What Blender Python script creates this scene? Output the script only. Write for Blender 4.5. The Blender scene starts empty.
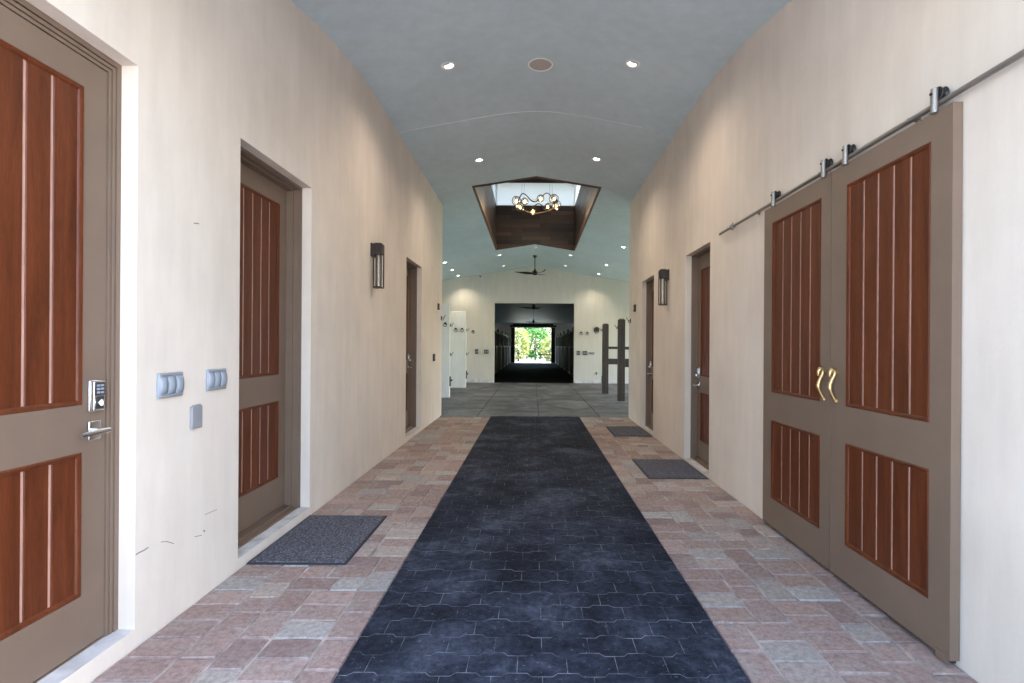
import bpy, bmesh, math, random
from mathutils import Vector, Matrix
random.seed(7)
PI = math.pi
SC = bpy.context.scene
COL = SC.collection

# ------------------------------------------------------------------ materials
def new_mat(name):
    m = bpy.data.materials.new(name); m.use_nodes = True
    nt = m.node_tree
    b = nt.nodes['Principled BSDF']
    return m, nt, b

def N(nt, t, **kw):
    n = nt.nodes.new(t)
    for k, v in kw.items():
        if k in n.inputs.keys(): n.inputs[k].default_value = v
        else: setattr(n, k, v)
    return n

def ramp(nt, fac, stops):
    r = nt.nodes.new('ShaderNodeValToRGB')
    el = r.color_ramp.elements
    while len(el) < len(stops): el.new(0.5)
    for e, (p, c) in zip(el, stops):
        e.position = p; e.color = (c[0], c[1], c[2], 1)
    nt.links.new(fac, r.inputs['Fac'])
    return r.outputs['Color']

def coords(nt, scale=(1, 1, 1), rot=(0, 0, 0)):
    tc = nt.nodes.new('ShaderNodeTexCoord')
    mp = nt.nodes.new('ShaderNodeMapping')
    mp.inputs['Scale'].default_value = scale
    mp.inputs['Rotation'].default_value = rot
    nt.links.new(tc.outputs['Object'], mp.inputs['Vector'])
    return mp.outputs['Vector']

def noise(nt, vec, scale, detail=4, rough=.55, dist=0):
    n = N(nt, 'ShaderNodeTexNoise', Scale=scale, Detail=detail, Roughness=rough, Distortion=dist)
    nt.links.new(vec, n.inputs['Vector'])
    return n.outputs['Fac']

def mixc(nt, fac, a, b, mode='MIX'):
    m = nt.nodes.new('ShaderNodeMix'); m.data_type = 'RGBA'; m.blend_type = mode
    for sock, v in ((m.inputs[0], fac), (m.inputs[6], a), (m.inputs[7], b)):
        if hasattr(v, 'is_linked') or hasattr(v, 'links'): nt.links.new(v, sock)
        elif isinstance(v, (int, float)): sock.default_value = v
        else: sock.default_value = (v[0], v[1], v[2], 1)
    return m.outputs[2]

def bump(nt, b, h, strength=.3, dist=.01):
    n = N(nt, 'ShaderNodeBump', Strength=strength, Distance=dist)
    nt.links.new(h, n.inputs['Height'])
    nt.links.new(n.outputs['Normal'], b.inputs['Normal'])

def plain(name, c, rough=.5, metal=0., spec=.5, var=.08, scale=6, bmp=0, bscale=60):
    m, nt, b = new_mat(name)
    v = coords(nt)
    f = noise(nt, v, scale)
    col = ramp(nt, f, [(.3, [x * (1 - var) for x in c]), (.7, [min(1, x * (1 + var)) for x in c])])
    nt.links.new(col, b.inputs['Base Color'])
    b.inputs['Roughness'].default_value = rough
    b.inputs['Metallic'].default_value = metal
    b.inputs['Specular IOR Level'].default_value = spec
    if bmp: bump(nt, b, noise(nt, v, bscale), bmp, .004)
    return m

def stucco(name, c, streak=.10):
    m, nt, b = new_mat(name)
    v1 = coords(nt, (1, 1, 1)); v2 = coords(nt, (3.2, 3.2, .5))
    f1 = noise(nt, v1, .9, 5, .6); f2 = noise(nt, v2, 2.2, 5, .65)
    lo = [x * (1 - streak) for x in c]; hi = [min(1, x * (1 + streak)) for x in c]
    c1 = ramp(nt, f1, [(.32, lo), (.68, hi)])
    g = ramp(nt, f2, [(.3, (.91, .90, .89)), (.7, (1, 1, 1))])
    nt.links.new(mixc(nt, 1.0, c1, g, 'MULTIPLY'), b.inputs['Base Color'])
    b.inputs['Roughness'].default_value = .85
    b.inputs['Specular IOR Level'].default_value = .2
    bump(nt, b, noise(nt, v1, 45, 6, .65), .16, .006)
    return m

def wood(name, dark, mid, light, axis='z', rough=.42, coat=.08):
    m, nt, b = new_mat(name)
    sc = {'z': (9, 9, .7), 'y': (9, .7, 9), 'x': (.7, 9, 9)}[axis]
    v = coords(nt, sc)
    f = noise(nt, v, 2.4, 6, .62, .6)
    v2 = coords(nt, tuple(s * 4 for s in sc))
    f2 = noise(nt, v2, 6, 3, .6)
    c1 = ramp(nt, f, [(.28, dark), (.52, mid), (.74, light)])
    g = ramp(nt, f2, [(.3, (.72, .70, .70)), (.6, (1, 1, 1))])
    nt.links.new(mixc(nt, 1.0, c1, g, 'MULTIPLY'), b.inputs['Base Color'])
    b.inputs['Roughness'].default_value = rough
    b.inputs['Specular IOR Level'].default_value = .22
    b.inputs['Coat Weight'].default_value = coat * .5
    b.inputs['Coat Roughness'].default_value = .25
    return m

def emit(name, c, s):
    m, nt, b = new_mat(name)
    b.inputs['Base Color'].default_value = (*c, 1)
    b.inputs['Emission Color'].default_value = (*c, 1)
    b.inputs['Emission Strength'].default_value = s
    return m

def glass_thin(name, tint=(.95, .97, .97), frost=0., gl=.10):
    m, nt, b = new_mat(name)
    out = nt.nodes['Material Output']
    tr = N(nt, 'ShaderNodeBsdfTransparent'); tr.inputs[0].default_value = (*tint, 1)
    gs = N(nt, 'ShaderNodeBsdfGlossy'); gs.inputs['Roughness'].default_value = .05
    mx = N(nt, 'ShaderNodeMixShader'); mx.inputs[0].default_value = gl
    nt.links.new(tr.outputs[0], mx.inputs[1]); nt.links.new(gs.outputs[0], mx.inputs[2])
    last = mx.outputs[0]
    if frost:
        tl = N(nt, 'ShaderNodeBsdfTranslucent'); tl.inputs[0].default_value = (.46, .45, .42, 1)
        m2 = N(nt, 'ShaderNodeMixShader'); m2.inputs[0].default_value = frost
        nt.links.new(last, m2.inputs[1]); nt.links.new(tl.outputs[0], m2.inputs[2])
        last = m2.outputs[0]
    nt.links.new(last, out.inputs['Surface'])
    return m

M = {}
M['wall'] = stucco('corridor_stucco', (.69, .60, .512), .075)
M['white'] = stucco('white_stucco', (.80, .785, .72), .03)
M['rear'] = stucco('cream_stucco', (.55, .525, .455), .03)
M['ceil'] = stucco('ceiling_blue', (.56, .65, .69), .05)
M['sill'] = plain('sill_concrete', (.52, .50, .48), .8, var=.25, scale=9, bmp=.3)
M['taupe'] = plain('taupe_paint', (.166, .112, .078), .5, var=.06, scale=4, bmp=.06, bscale=120)
M['wood'] = wood('mahogany', (.064, .0155, .0050), (.108, .0265, .0085), (.143, .037, .013))
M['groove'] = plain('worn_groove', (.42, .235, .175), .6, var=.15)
M['steel'] = plain('brushed_steel', (.36, .335, .31), .55, 1., var=.06)
M['chrome'] = plain('satin_chrome', (.70, .70, .71), .2, 1., var=.05)
M['brass'] = plain('brass', (.66, .46, .22), .42, 1., var=.08, scale=30)
M['bronze'] = plain('dark_bronze', (.036, .029, .028), .45, .3, var=.15)
M['black'] = plain('black_metal', (.012, .011, .010), .45, .2)
M['dark'] = plain('black_plastic', (.025, .025, .027), .5)
M['grayplastic'] = plain('gray_plastic', (.25, .275, .315), .4, var=.05)
M['grayplate'] = plain('gray_plate', (.255, .25, .26), .45, var=.05)
M['bubble'] = plain('smoky_cover', (.215, .235, .265), .25, var=.06)
M['post'] = wood('painted_post', (.050, .041, .034), (.070, .058, .049), (.095, .080, .068), rough=.55, coat=0)
M['doormat'] = plain('doormat', (.115, .117, .135), .95, var=.55, scale=95, spec=.2, bmp=1., bscale=220)
def speckle():
    m, nt, b = new_mat('pebbled_mat'); v = coords(nt)
    c = ramp(nt, noise(nt, v, 70, 3, .8), [(.40, (.045, .046, .056)), (.52, (.105, .107, .125)), (.64, (.21, .21, .235))])
    nt.links.new(c, b.inputs['Base Color']); b.inputs['Roughness'].default_value = .95; b.inputs['Specular IOR Level'].default_value = .15
    bump(nt, b, noise(nt, v, 110, 3, .7), .8, .006)
    return m
M['doormat'] = speckle()
M['matedge'] = plain('mat_edge', (.020, .020, .024), .8)
M['grout'] = plain('joint_sand', (.33, .275, .24), .95, var=.55, scale=7, bmp=.4)
M['whitetrim'] = plain('white_trim', (.80, .79, .76), .5, var=.03)
M['lens'] = emit('lamp_lens', (1., .93, .82), 9.)
M['lens_dim'] = emit('lamp_lens_soft', (1., .95, .88), 2.2)
M['bulb'] = emit('bulb_glow', (1., .60, .24), 6.)
M['speaker'] = plain('speaker_grille', (.47, .41, .38), .8, var=.08, scale=300)
M['globe'] = glass_thin('clear_globe', (.97, .95, .90), gl=.13)
M['lantern'] = glass_thin('lantern_glass', (.86, .84, .82), .35, .10)
M['clere'] = glass_thin('frosted_pane', (.33, .31, .28), .88, .05)
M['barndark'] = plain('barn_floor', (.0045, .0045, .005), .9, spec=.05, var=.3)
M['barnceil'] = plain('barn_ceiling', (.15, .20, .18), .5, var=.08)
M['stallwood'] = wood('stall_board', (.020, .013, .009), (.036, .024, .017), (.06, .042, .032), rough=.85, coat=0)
M['stallslat'] = wood('stall_slat', (.07, .048, .036), (.12, .085, .064), (.18, .13, .10), rough=.8, coat=0)
M['stallmetal'] = plain('stall_metal', (.014, .012, .010), .5, .2)
M['bark'] = plain('bark', (.16, .11, .07), .9, var=.4, scale=12, bmp=.6)
M['ground'] = plain('ground_shell', (.50, .50, .50), .95, var=.18, scale=2.5)

def leafmat(name, a, b_, t=.35):
    m, nt, b = new_mat(name)
    v = coords(nt)
    col = ramp(nt, noise(nt, v, 2.6, 3), [(.3, a), (.7, b_)])
    nt.links.new(col, b.inputs['Base Color'])
    b.inputs['Roughness'].default_value = .45
    out = nt.nodes['Material Output']
    tl = N(nt, 'ShaderNodeBsdfTranslucent'); nt.links.new(col, tl.inputs[0])
    mx = N(nt, 'ShaderNodeMixShader'); mx.inputs[0].default_value = t
    nt.links.new(b.outputs[0], mx.inputs[1]); nt.links.new(tl.outputs[0], mx.inputs[2])
    nt.links.new(mx.outputs[0], out.inputs['Surface'])
    return m
M['leaf_g'] = leafmat('leaf_green', (.03, .13, .02), (.13, .33, .06))
M['leaf_y'] = leafmat('leaf_yellow', (.30, .34, .08), (.52, .54, .22))
M['leaf_d'] = leafmat('leaf_deep', (.02, .09, .02), (.06, .20, .045))

def paver_mat():
    m, nt, b = new_mat('tumbled_pavers')
    at = N(nt, 'ShaderNodeAttribute', attribute_name='tone')
    v = coords(nt)
    st = ramp(nt, noise(nt, v, 5.5, 5, .65), [(.47, (0, 0, 0)), (.68, (.6, .6, .6))])
    c = mixc(nt, st, at.outputs['Color'], (.325, .29, .26))
    g = ramp(nt, noise(nt, v, 30, 7, .78), [(.36, (.66, .64, .63)), (.60, (1.16, 1.14, 1.13))])
    c = mixc(nt, 1.0, c, g, 'MULTIPLY')
    w = ramp(nt, noise(nt, v, 55, 4, .8), [(.60, (0, 0, 0)), (.72, (.7, .7, .7))])
    c = mixc(nt, w, c, (.46, .42, .39))
    nt.links.new(c, b.inputs['Base Color'])
    b.inputs['Roughness'].default_value = .75
    b.inputs['Specular IOR Level'].default_value = .25
    bump(nt, b, noise(nt, v, 60, 6, .75), .5, .007)
    return m
M['paver'] = paver_mat()

def runner_mat():
    m, nt, b = new_mat('black_rubber_pavers')
    v = coords(nt)
    f = noise(nt, v, 1.7, 8, .72, .5)
    c = ramp(nt, f, [(.38, (.0125, .0145, .021)), (.52, (.027, .0315, .045)), (.66, (.070, .079, .102))])
    g2 = ramp(nt, noise(nt, v, 26, 6, .75), [(.36, (.55, .56, .58)), (.60, (1.25, 1.25, 1.25))])
    c = mixc(nt, 1.0, c, g2, 'MULTIPLY')
    s = noise(nt, v, 42, 5, .8)
    sp = ramp(nt, s, [(.62, (0, 0, 0)), (.70, (1, 1, 1))])
    c = mixc(nt, sp, c, (.20, .21, .235))
    nt.links.new(c, b.inputs['Base Color'])
    b.inputs['Roughness'].default_value = .8
    b.inputs['Specular IOR Level'].default_value = .08
    bump(nt, b, noise(nt, v, 110, 5, .75), .5, .004)
    return m
def dustmat():
    m, nt, b = new_mat('joint_dust'); v = coords(nt)
    c = ramp(nt, noise(nt, v, 7, 5, .7), [(.42, (.018, .020, .027)), (.60, (.17, .18, .20))])
    nt.links.new(c, b.inputs['Base Color']); b.inputs['Roughness'].default_value = .95
    return m
M['runner'] = runner_mat()
M['dust'] = dustmat()

def rubberfloor():
    m, nt, b = new_mat('gray_rubber_floor')
    v = coords(nt)
    f = noise(nt, v, .9, 8, .74, .8)
    c = ramp(nt, f, [(.40, (.030, .029, .028)), (.50, (.078, .076, .072)), (.60, (.155, .151, .143))])
    nt.links.new(c, b.inputs['Base Color'])
    b.inputs['Roughness'].default_value = .62
    bump(nt, b, noise(nt, v, 80, 5, .7), .3, .003)
    return m
M['rubber'] = rubberfloor()
M['seam'] = plain('floor_seam', (.012, .012, .012), .9)

def plankmat():
    m, nt, b = new_mat('dark_wall_planks')
    tc = nt.nodes.new('ShaderNodeTexCoord')
    sp = nt.nodes.new('ShaderNodeSeparateXYZ'); nt.links.new(tc.outputs['Object'], sp.inputs[0])
    ad = N(nt, 'ShaderNodeMath', operation='ADD'); nt.links.new(sp.outputs[0], ad.inputs[0]); nt.links.new(sp.outputs[1], ad.inputs[1])
    cb = nt.nodes.new('ShaderNodeCombineXYZ'); nt.links.new(ad.outputs[0], cb.inputs[0]); nt.links.new(sp.outputs[2], cb.inputs[1])
    br = nt.nodes.new('ShaderNodeTexBrick'); br.offset = .37
    nt.links.new(cb.outputs[0], br.inputs['Vector'])
    for k, v in {'Scale': 1., 'Mortar Size': .003, 'Brick Width': .85, 'Row Height': .125, 'Bias': -.15}.items(): br.inputs[k].default_value = v
    br.inputs['Color1'].default_value = (.014, .009, .007, 1)
    br.inputs['Color2'].default_value = (.115, .060, .036, 1)
    br.inputs['Mortar'].default_value = (.008, .006, .005, 1)
    mp = nt.nodes.new('ShaderNodeMapping'); mp.inputs['Scale'].default_value = (1, 14, 1); nt.links.new(cb.outputs[0], mp.inputs[0])
    g = ramp(nt, noise(nt, mp.outputs[0], 3, 5, .6), [(.3, (.6, .6, .6)), (.7, (1.1, 1.1, 1.1))])
    nt.links.new(mixc(nt, 1., br.outputs['Color'], g, 'MULTIPLY'), b.inputs['Base Color'])
    b.inputs['Roughness'].default_value = .45
    return m
M['plank'] = plankmat()
M['roofdark'] = plain('dark_ceiling_boards', (.030, .018, .013), .95, spec=.1)
M['trimwood'] = wood('casing_wood', (.075, .036, .022), (.12, .060, .036), (.17, .088, .055), 'y', .45, .1)

# ------------------------------------------------------------------ mesh builder
class MB:
    def __init__(s, T=None):
        s.bm = bmesh.new(); s.T = T; s.m = 0
        s.tone = None
    def v(s, p):
        p = s.T(*p) if s.T else p
        return s.bm.verts.new(p)
    def face(s, vs, m=None):
        try:
            f = s.bm.faces.new(vs)
        except ValueError:
            return None
        f.material_index = s.m if m is None else m
        return f
    def poly(s, pts, m=None): return s.face([s.v(p) for p in pts], m)
    def box(s, x0, x1, y0, y1, z0, z1, m=None):
        V = [s.v((x, y, z)) for x in (x0, x1) for y in (y0, y1) for z in (z0, z1)]
        for q in ((0, 1, 3, 2), (4, 6, 7, 5), (0, 4, 5, 1), (2, 3, 7, 6), (0, 2, 6, 4), (1, 5, 7, 3)):
            s.face([V[i] for i in q], m)
    def loft(s, rings, m=None, cap=True, closed=False):
        R = [[s.v(p) for p in r] for r in rings]
        n = len(R[0])
        prs = list(zip(R[:-1], R[1:])) + ([(R[-1], R[0])] if closed else [])
        for a, b in prs:
            for i in range(n):
                s.face([a[i], a[(i + 1) % n], b[(i + 1) % n], b[i]], m)
        if cap and not closed:
            s.face(R[0][::-1], m); s.face(R[-1], m)
    def prism(s, pts, f0, f1, m=None):
        s.loft([[f0(*p) for p in pts], [f1(*p) for p in pts]], m)
    def tube(s, pts, r, seg=10, m=None, closed=False):
        pts = [Vector(p) for p in pts]; n = len(pts)
        rs = r if isinstance(r, (list, tuple)) else [r] * n
        rings = []; up = None
        for i, p in enumerate(pts):
            if closed: t = pts[(i + 1) % n] - pts[i - 1]
            else: t = pts[min(i + 1, n - 1)] - pts[max(i - 1, 0)]
            t.normalize()
            if up is None:
                up = Vector((0, 0, 1)) if abs(t.z) < .9 else Vector((1, 0, 0))
            a = t.cross(up)
            if a.length < 1e-5: a = t.orthogonal()
            a.normalize(); b = a.cross(t).normalized(); up = b
            rings.append([tuple(p + a * rs[i] * math.cos(2 * PI * k / seg) + b * rs[i] * math.sin(2 * PI * k / seg)) for k in range(seg)])
        s.loft(rings, m, True, closed)
    def cyl(s, p, q, r, seg=16, m=None, r2=None): s.tube([p, q], [r, r if r2 is None else r2], seg, m)
    def torus(s, c, ax, R, r, seg=24, ts=8, m=None, a0=0, a1=2 * PI):
        ax = Vector(ax).normalized(); a = ax.orthogonal().normalized(); b = ax.cross(a)
        full = abs(a1 - a0 - 2 * PI) < 1e-6
        n = seg if full else seg + 1
        s.tube([tuple(Vector(c) + a * R * math.cos(a0 + (a1 - a0) * i / seg) + b * R * math.sin(a0 + (a1 - a0) * i / seg)) for i in range(n)], r, ts, m, full)
    def lathe(s, prof, c=(0, 0, 0), ax=(0, 0, 1), seg=24, m=None):
        ax = Vector(ax).normalized(); a = ax.orthogonal().normalized(); b = ax.cross(a); c = Vector(c)
        s.loft([[tuple(c + ax * z + (a * math.cos(2 * PI * k / seg) + b * math.sin(2 * PI * k / seg)) * max(r, 1e-4)) for k in range(seg)] for r, z in prof], m)
    def ball(s, c, r, m=None, seg=14, n=8, sz=1.):
        s.lathe([(r * math.sin(PI * i / n), -r * sz * math.cos(PI * i / n)) for i in range(n + 1)], c, seg=seg, m=m)
    def build(s, name, mats, parent=None, loc=(0, 0, 0), bevel=0, ang=35, merge=False, recalc=True, smooth=True, bseg=2):
        bm = s.bm
        if merge: bmesh.ops.remove_doubles(bm, verts=bm.verts[:], dist=1e-5)
        if recalc: bmesh.ops.recalc_face_normals(bm, faces=bm.faces[:])
        if smooth:
            for f in bm.faces: f.smooth = True
            lim = math.radians(ang)
            for e in bm.edges:
                if len(e.link_faces) != 2 or e.calc_face_angle(0) > lim: e.smooth = False
        me = bpy.data.meshes.new(name); bm.to_mesh(me); bm.free()
        for m in (mats if isinstance(mats, (list, tuple)) else [mats]): me.materials.append(M[m] if isinstance(m, str) else m)
        o = bpy.data.objects.new(name, me); COL.objects.link(o)
        o.location = loc
        if parent: o.parent = parent
        if bevel:
            bv = o.modifiers.new('bevel', 'BEVEL'); bv.width = bevel; bv.segments = bseg; bv.limit_method = 'ANGLE'; bv.angle_limit = math.radians(40)
        return o

def tag(o, label, cat, group=None, kind=None):
    o['label'] = label
    if cat: o['category'] = cat
    if group: o['group'] = group
    if kind: o['kind'] = kind
    return o
def thing(name, loc, label, cat, group=None, rot=(0, 0, 0)):
    o = bpy.data.objects.new(name, None); COL.objects.link(o)
    o.empty_display_size = .1; o.location = loc; o.rotation_euler = rot
    return tag(o, label, cat, group)
def struct(o, label=None):
    o['kind'] = 'structure'
    if label: o['label'] = label
    return o
def sempty(name, loc, label, rot=(0, 0, 0)):
    o = bpy.data.objects.new(name, None); COL.objects.link(o)
    o.empty_display_size = .1; o.location = loc; o.rotation_euler = rot
    return struct(o, label)

# ------------------------------------------------------------------ building dimensions
XL, XR = -1.82, 1.883          # corridor walls
YF, YC, YB = .8, 10.2, 19.5    # entrance, end of the corridor, rear wall of the crossing
YE = 41.8                      # far end of the stall barn
HX = 7.0                       # half width of the crossing
XM = .04
def arch(y):
    if y >= 6.1: return 0
    if y >= 3.6: return -.058 * (6.1 - y) ** 2
    return -.3625 - .29 * (3.6 - y)
def ceil(x, y):
    r = 4.62 - .0128 * max(y, 6)
    t = abs(x - XM)
    a = .5 if y < 6.9 else max(0, .5 * (1 - (y - 6.9) / 2))
    f = lambda t: math.sqrt(t * t + a * a) - a
    return r + arch(y) - .16 * 1.85 / f(1.85) * f(t)
WX0, WX1, WY0, WY1 = -1.11, 1.21, 9.57, 15.45    # opening of the skylight well

# ------------------------------------------------------------------ corridor walls
def frange(a, b, st):
    n = max(1, round((b - a) / st)); return [a + (b - a) * i / n for i in range(n)]
def corridor_wall(name, X, sg, openings, label, YC=YC):
    # sg: +1 room side lies towards +x (right wall), -1 left wall
    g = MB(); D = .34
    ys = sorted({YF, YC} | {o[0] for o in openings} | {o[1] for o in openings})
    cuts = []
    for a, b in zip(ys[:-1], ys[1:]): cuts += frange(a, b, .25)
    cuts.append(YC)
    def top(y): return ceil(X, y) + .06
    def quad(y0, y1, z0, z1, x, m=0): g.poly([(x, y0, z0[0]), (x, y1, z0[1]), (x, y1, z1[1]), (x, y0, z1[0])], m)
    for a, b in zip(cuts[:-1], cuts[1:]):
        op = [o for o in openings if o[0] - 1e-6 <= a and b <= o[1] + 1e-6]
        xb = X + sg * D
        if op:
            _, _, zs, zt = op[0]
            quad(a, b, (-.05, -.05), (zs, zs), X); quad(a, b, (zt, zt), (top(a), top(b)), X)
        else:
            quad(a, b, (-.05, -.05), (top(a), top(b)), X)
        quad(a, b, (-.05, -.05), (top(a), top(b)), xb)
        g.poly([(X, a, top(a)), (X, b, top(b)), (xb, b, top(b)), (xb, a, top(a))])
    for y0, y1, zs, zt in openings:
        xb = X + sg * D
        g.poly([(X, y0, zs), (xb, y0, zs), (xb, y0, zt), (X, y0, zt)])
        g.poly([(X, y1, zs), (xb, y1, zs), (xb, y1, zt), (X, y1, zt)])
        g.poly([(X, y0, zt), (X, y1, zt), (xb, y1, zt), (xb, y0, zt)])
        g.poly([(X, y0, zs), (X, y1, zs), (xb, y1, zs), (xb, y0, zs)], 1)
    for y in (YF, YC):
        g.poly([(X, y, -.05), (X + sg * D, y, -.05), (X + sg * D, y, top(y)), (X, y, top(y))])
    o = g.build(name, ['wall', 'sill'], merge=True)
    return struct(o, label)
LO = [(1.30, 2.387, .085, 2.672), (3.222, 4.257, .064, 2.676), (7.45, 8.47, .060, 2.66)]
RO = [(5.545, 6.445, .018, 2.520), (8.12, 9.02, .018, 2.516)]
wall_left = corridor_wall('wall_left', XL, -1, LO, 'left plaster wall of the corridor with three recessed doors', 10.37)
wall_right = corridor_wall('wall_right', XR, 1, RO, 'right plaster wall of the corridor behind the sliding doors')

# hairline cracks and nail marks in the left wall
g = MB()
def scratch(pts, w):
    pts = [(y, z) for y, z in pts]
    for (a, b) in zip(pts[:-1], pts[1:]):
        dy, dz = b[0] - a[0], b[1] - a[1]; L = math.hypot(dy, dz); ny, nz = -dz / L * w, dy / L * w
        q = [(XL + .0008, a[0] + ny, a[1] + nz), (XL + .0008, b[0] + ny, b[1] + nz), (XL + .0008, b[0] - ny, b[1] - nz), (XL + .0008, a[0] - ny, a[1] - nz)]
        g.prism([(p[1], p[2]) for p in q], lambda y, z: (XL - .002, y, z), lambda y, z: (XL + .0008, y, z))
def wpt(x, y):
    D = 1.82 * 520 / (533 - x); return (D, 1.4 - (y + 2.4 - 345.5) / 520 * D)
scratch([wpt(137.0, 555), wpt(140, 553), wpt(146, 550), wpt(149.5, 547.5)], .0032)
scratch([wpt(162, 542), wpt(168, 541.5), wpt(175, 543.5)], .0018)
scratch([wpt(196, 536.5), wpt(203, 535)], .0018)
scratch([wpt(206, 514.5), wpt(218, 509)], .0016)
scratch([wpt(204.5, 530), wpt(206, 531.5)], .004)
scratch([wpt(193, 223), wpt(198, 223.5)], .003)
o = g.build('crack', [plain('plaster_crack', (.20, .18, .17), .9)], wall_left)

# ------------------------------------------------------------------ ceiling
g = MB()
def span(a, b, st, extra=()):
    s = set(round(x, 4) for x in frange(a, b, st)) | {round(b, 4)} | {round(e, 4) for e in extra}
    s = sorted(s); out = [s[0]]
    for q in s[1:]:
        if q - out[-1] > 1e-3: out.append(q)
    return out
xs1 = span(XL - .36, XR + .36, .16, (XM, WX0, WX1)); ys1 = span(YF, YC, .2, (WY0, 6.9))
xs2 = span(-HX, HX, .5, (XM, WX0, WX1, XL - .36, XR + .36)); ys2 = span(YC, YB + .2, .4, (WY1,))
cache = {}
def cv(x, y):
    k = (round(x, 3), round(y, 3))
    if k not in cache: cache[k] = g.v((x, y, ceil(x, y)))
    return cache[k]
for xs, ys in ((xs1, ys1), (xs2, ys2)):
    for a, b in zip(xs[:-1], xs[1:]):
        for c, d in zip(ys[:-1], ys[1:]):
            if a > WX0 - .01 and b < WX1 + .01 and c > WY0 - .01 and d < WY1 + .01: continue
            g.face([cv(a, c), cv(a, d), cv(b, d), cv(b, c)])
ceiling = struct(g.build('ceiling', 'ceil', ang=20), 'blue gray painted vaulted ceiling')
sm = ceiling.modifiers.new('thick', 'SOLIDIFY'); sm.thickness = .12
sm.offset = -1 if ceiling.data.polygons[0].normal.z < 0 else 1
# caulked seam across the vault
g = MB(); pts = []
for i in range(41):
    x = XL + (XR - XL) * i / 40 * .88; y = 6.95
    pts.append((x, y, ceil(x, y) - .001))
g.tube(pts, .003, 6)
o = g.build('seam_bead', 'whitetrim', ceiling)

# ------------------------------------------------------------------ floors
def paver_strip(g, x0, x1, y0, y1, rnd, lay):
    U = .0805; W = int(round((x1 - x0) / U)); ux = (x1 - x0) / W
    prof = [0] * W; top = int((y1 - y0) / U) + 1
    pal = [(.30, .215, .185), (.335, .245, .212), (.27, .195, .17), (.36, .29, .255), (.35, .315, .28), (.335, .315, .29), (.315, .225, .185), (.38, .315, .265), (.245, .175, .157)]
    wts = [7, 7, 5, 5, 3.5, 3.2, 4, 2.4, 4]
    while True:
        h = min(prof)
        if h >= top: break
        i = prof.index(h); j = i
        while j < W and prof[j] == h: j += 1
        w = j - i
        if w == 2: pw = 2
        elif w == 3: pw = 3
        elif w == 4: pw = 2
        else: pw = rnd.choice((2, 3))
        ph = 2 if pw == 3 else rnd.choice((3, 3, 2))
        if w >= 5 and rnd.random() < .12: pw = 3; ph = 3 if w != 4 else 2
        for k in range(i, i + pw): prof[k] = h + ph
        a0, a1 = x0 + i * ux, x0 + (i + pw) * ux
        b0, b1 = y0 + h * U, min(y1, y0 + (h + ph) * U)
        if b1 - b0 < .02: continue
        c = rnd.choices(pal, wts)[0]; k = rnd.uniform(.88, 1.12)
        c = [min(1, q * k) for q in c]
        j_ = .0030; ch = .008; zt = rnd.uniform(-.0015, .0015)
        def rect(ins, z):
            js = [rnd.uniform(-.0022, .0022) for _ in range(8)]
            return [(a0 + ins + js[0], b0 + ins + js[1], z), (a1 - ins + js[2], b0 + ins + js[3], z), (a1 - ins + js[4], b1 - ins + js[5], z), (a0 + ins + js[6], b1 - ins + js[7], z)]
        lo = [g.v(p) for p in rect(j_, -.012)]; hi = [g.v(p) for p in rect(j_ + ch, zt)]
        fs = [g.face(hi, 0)] + [g.face([lo[q], lo[(q + 1) % 4], hi[(q + 1) % 4], hi[q]], 0) for q in range(4)]
        for f in fs:
            for l in f.loops: l[lay] = (c[0], c[1], c[2], 1)
g = MB(); lay = g.bm.loops.layers.float_color.new('tone')
MX0, MX1 = -.815, .912
rnd = random.Random(11)
paver_strip(g, XL, MX0 - .004, .3, YC, rnd, lay)
paver_strip(g, MX1 + .004, XR, .3, YC, rnd, lay)
g.box(XL - .02, XR + .02, .3, YC, -.05, -.0065, 1)
floor = struct(g.build('floor', ['paver', 'grout'], smooth=False), 'tumbled rose and gray stone pavers along both sides')

# crossing: dark rubber flooring in large tiles
g = MB()
xs = [-7, -5.98, -4.76, -3.54, -2.32, -1.10, .12, 1.33, 2.55, 3.77, 4.99, 6.21, 7]
ys = [YC, 11.55, 13.38, 15.21, 17.04, 18.87, YB]
for a, b in zip(xs[:-1], xs[1:]):
    for c, d in zip(ys[:-1], ys[1:]):
        e = .011
        g.loft([[(a + .003, c + .003, -.012), (b - .003, c + .003, -.012), (b - .003, d - .003, -.012), (a + .003, d - .003, -.012)],
                [(a + e, c + e, 0), (b - e, c + e, 0), (b - e, d - e, 0), (a + e, d - e, 0)]], 0)
g.box(-7, 7, YC, YB, -.05, -.010, 1)
struct(g.build('floor_crossing', ['rubber', 'seam'], smooth=False), 'dark gray rubber floor squares beyond the pavers')

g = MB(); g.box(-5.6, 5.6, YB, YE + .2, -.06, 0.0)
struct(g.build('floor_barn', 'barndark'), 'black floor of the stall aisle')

g = MB()
for x0, x1, y0, y1 in ((-70, 70, -60, .3), (-70, XL - .02, .3, YC), (XR + .02, 70, .3, YC), (-70, -21, YC, YB), (21, 70, YC, YB), (-70, -5.6, YB, YE + .2), (5.6, 70, YB, YE + .2), (-70, 70, YE + .2, 110)):
    g.box(x0, x1, y0, y1, -.3, -.02)
struct(g.build('ground', 'ground', smooth=False), 'pale sunlit ground outside')

M['grass'] = plain('lawn_grass', (.29, .335, .185), .95, var=.25, scale=9, bmp=.8, bscale=40)
g = MB(); g.box(-21, -7, YC, YB, -.3, -.02); g.box(7, 21, YC, YB, -.3, -.02)
struct(g.build('ground_lawn', 'grass', smooth=False), 'lawn outside the open sides of the crossing')

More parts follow.
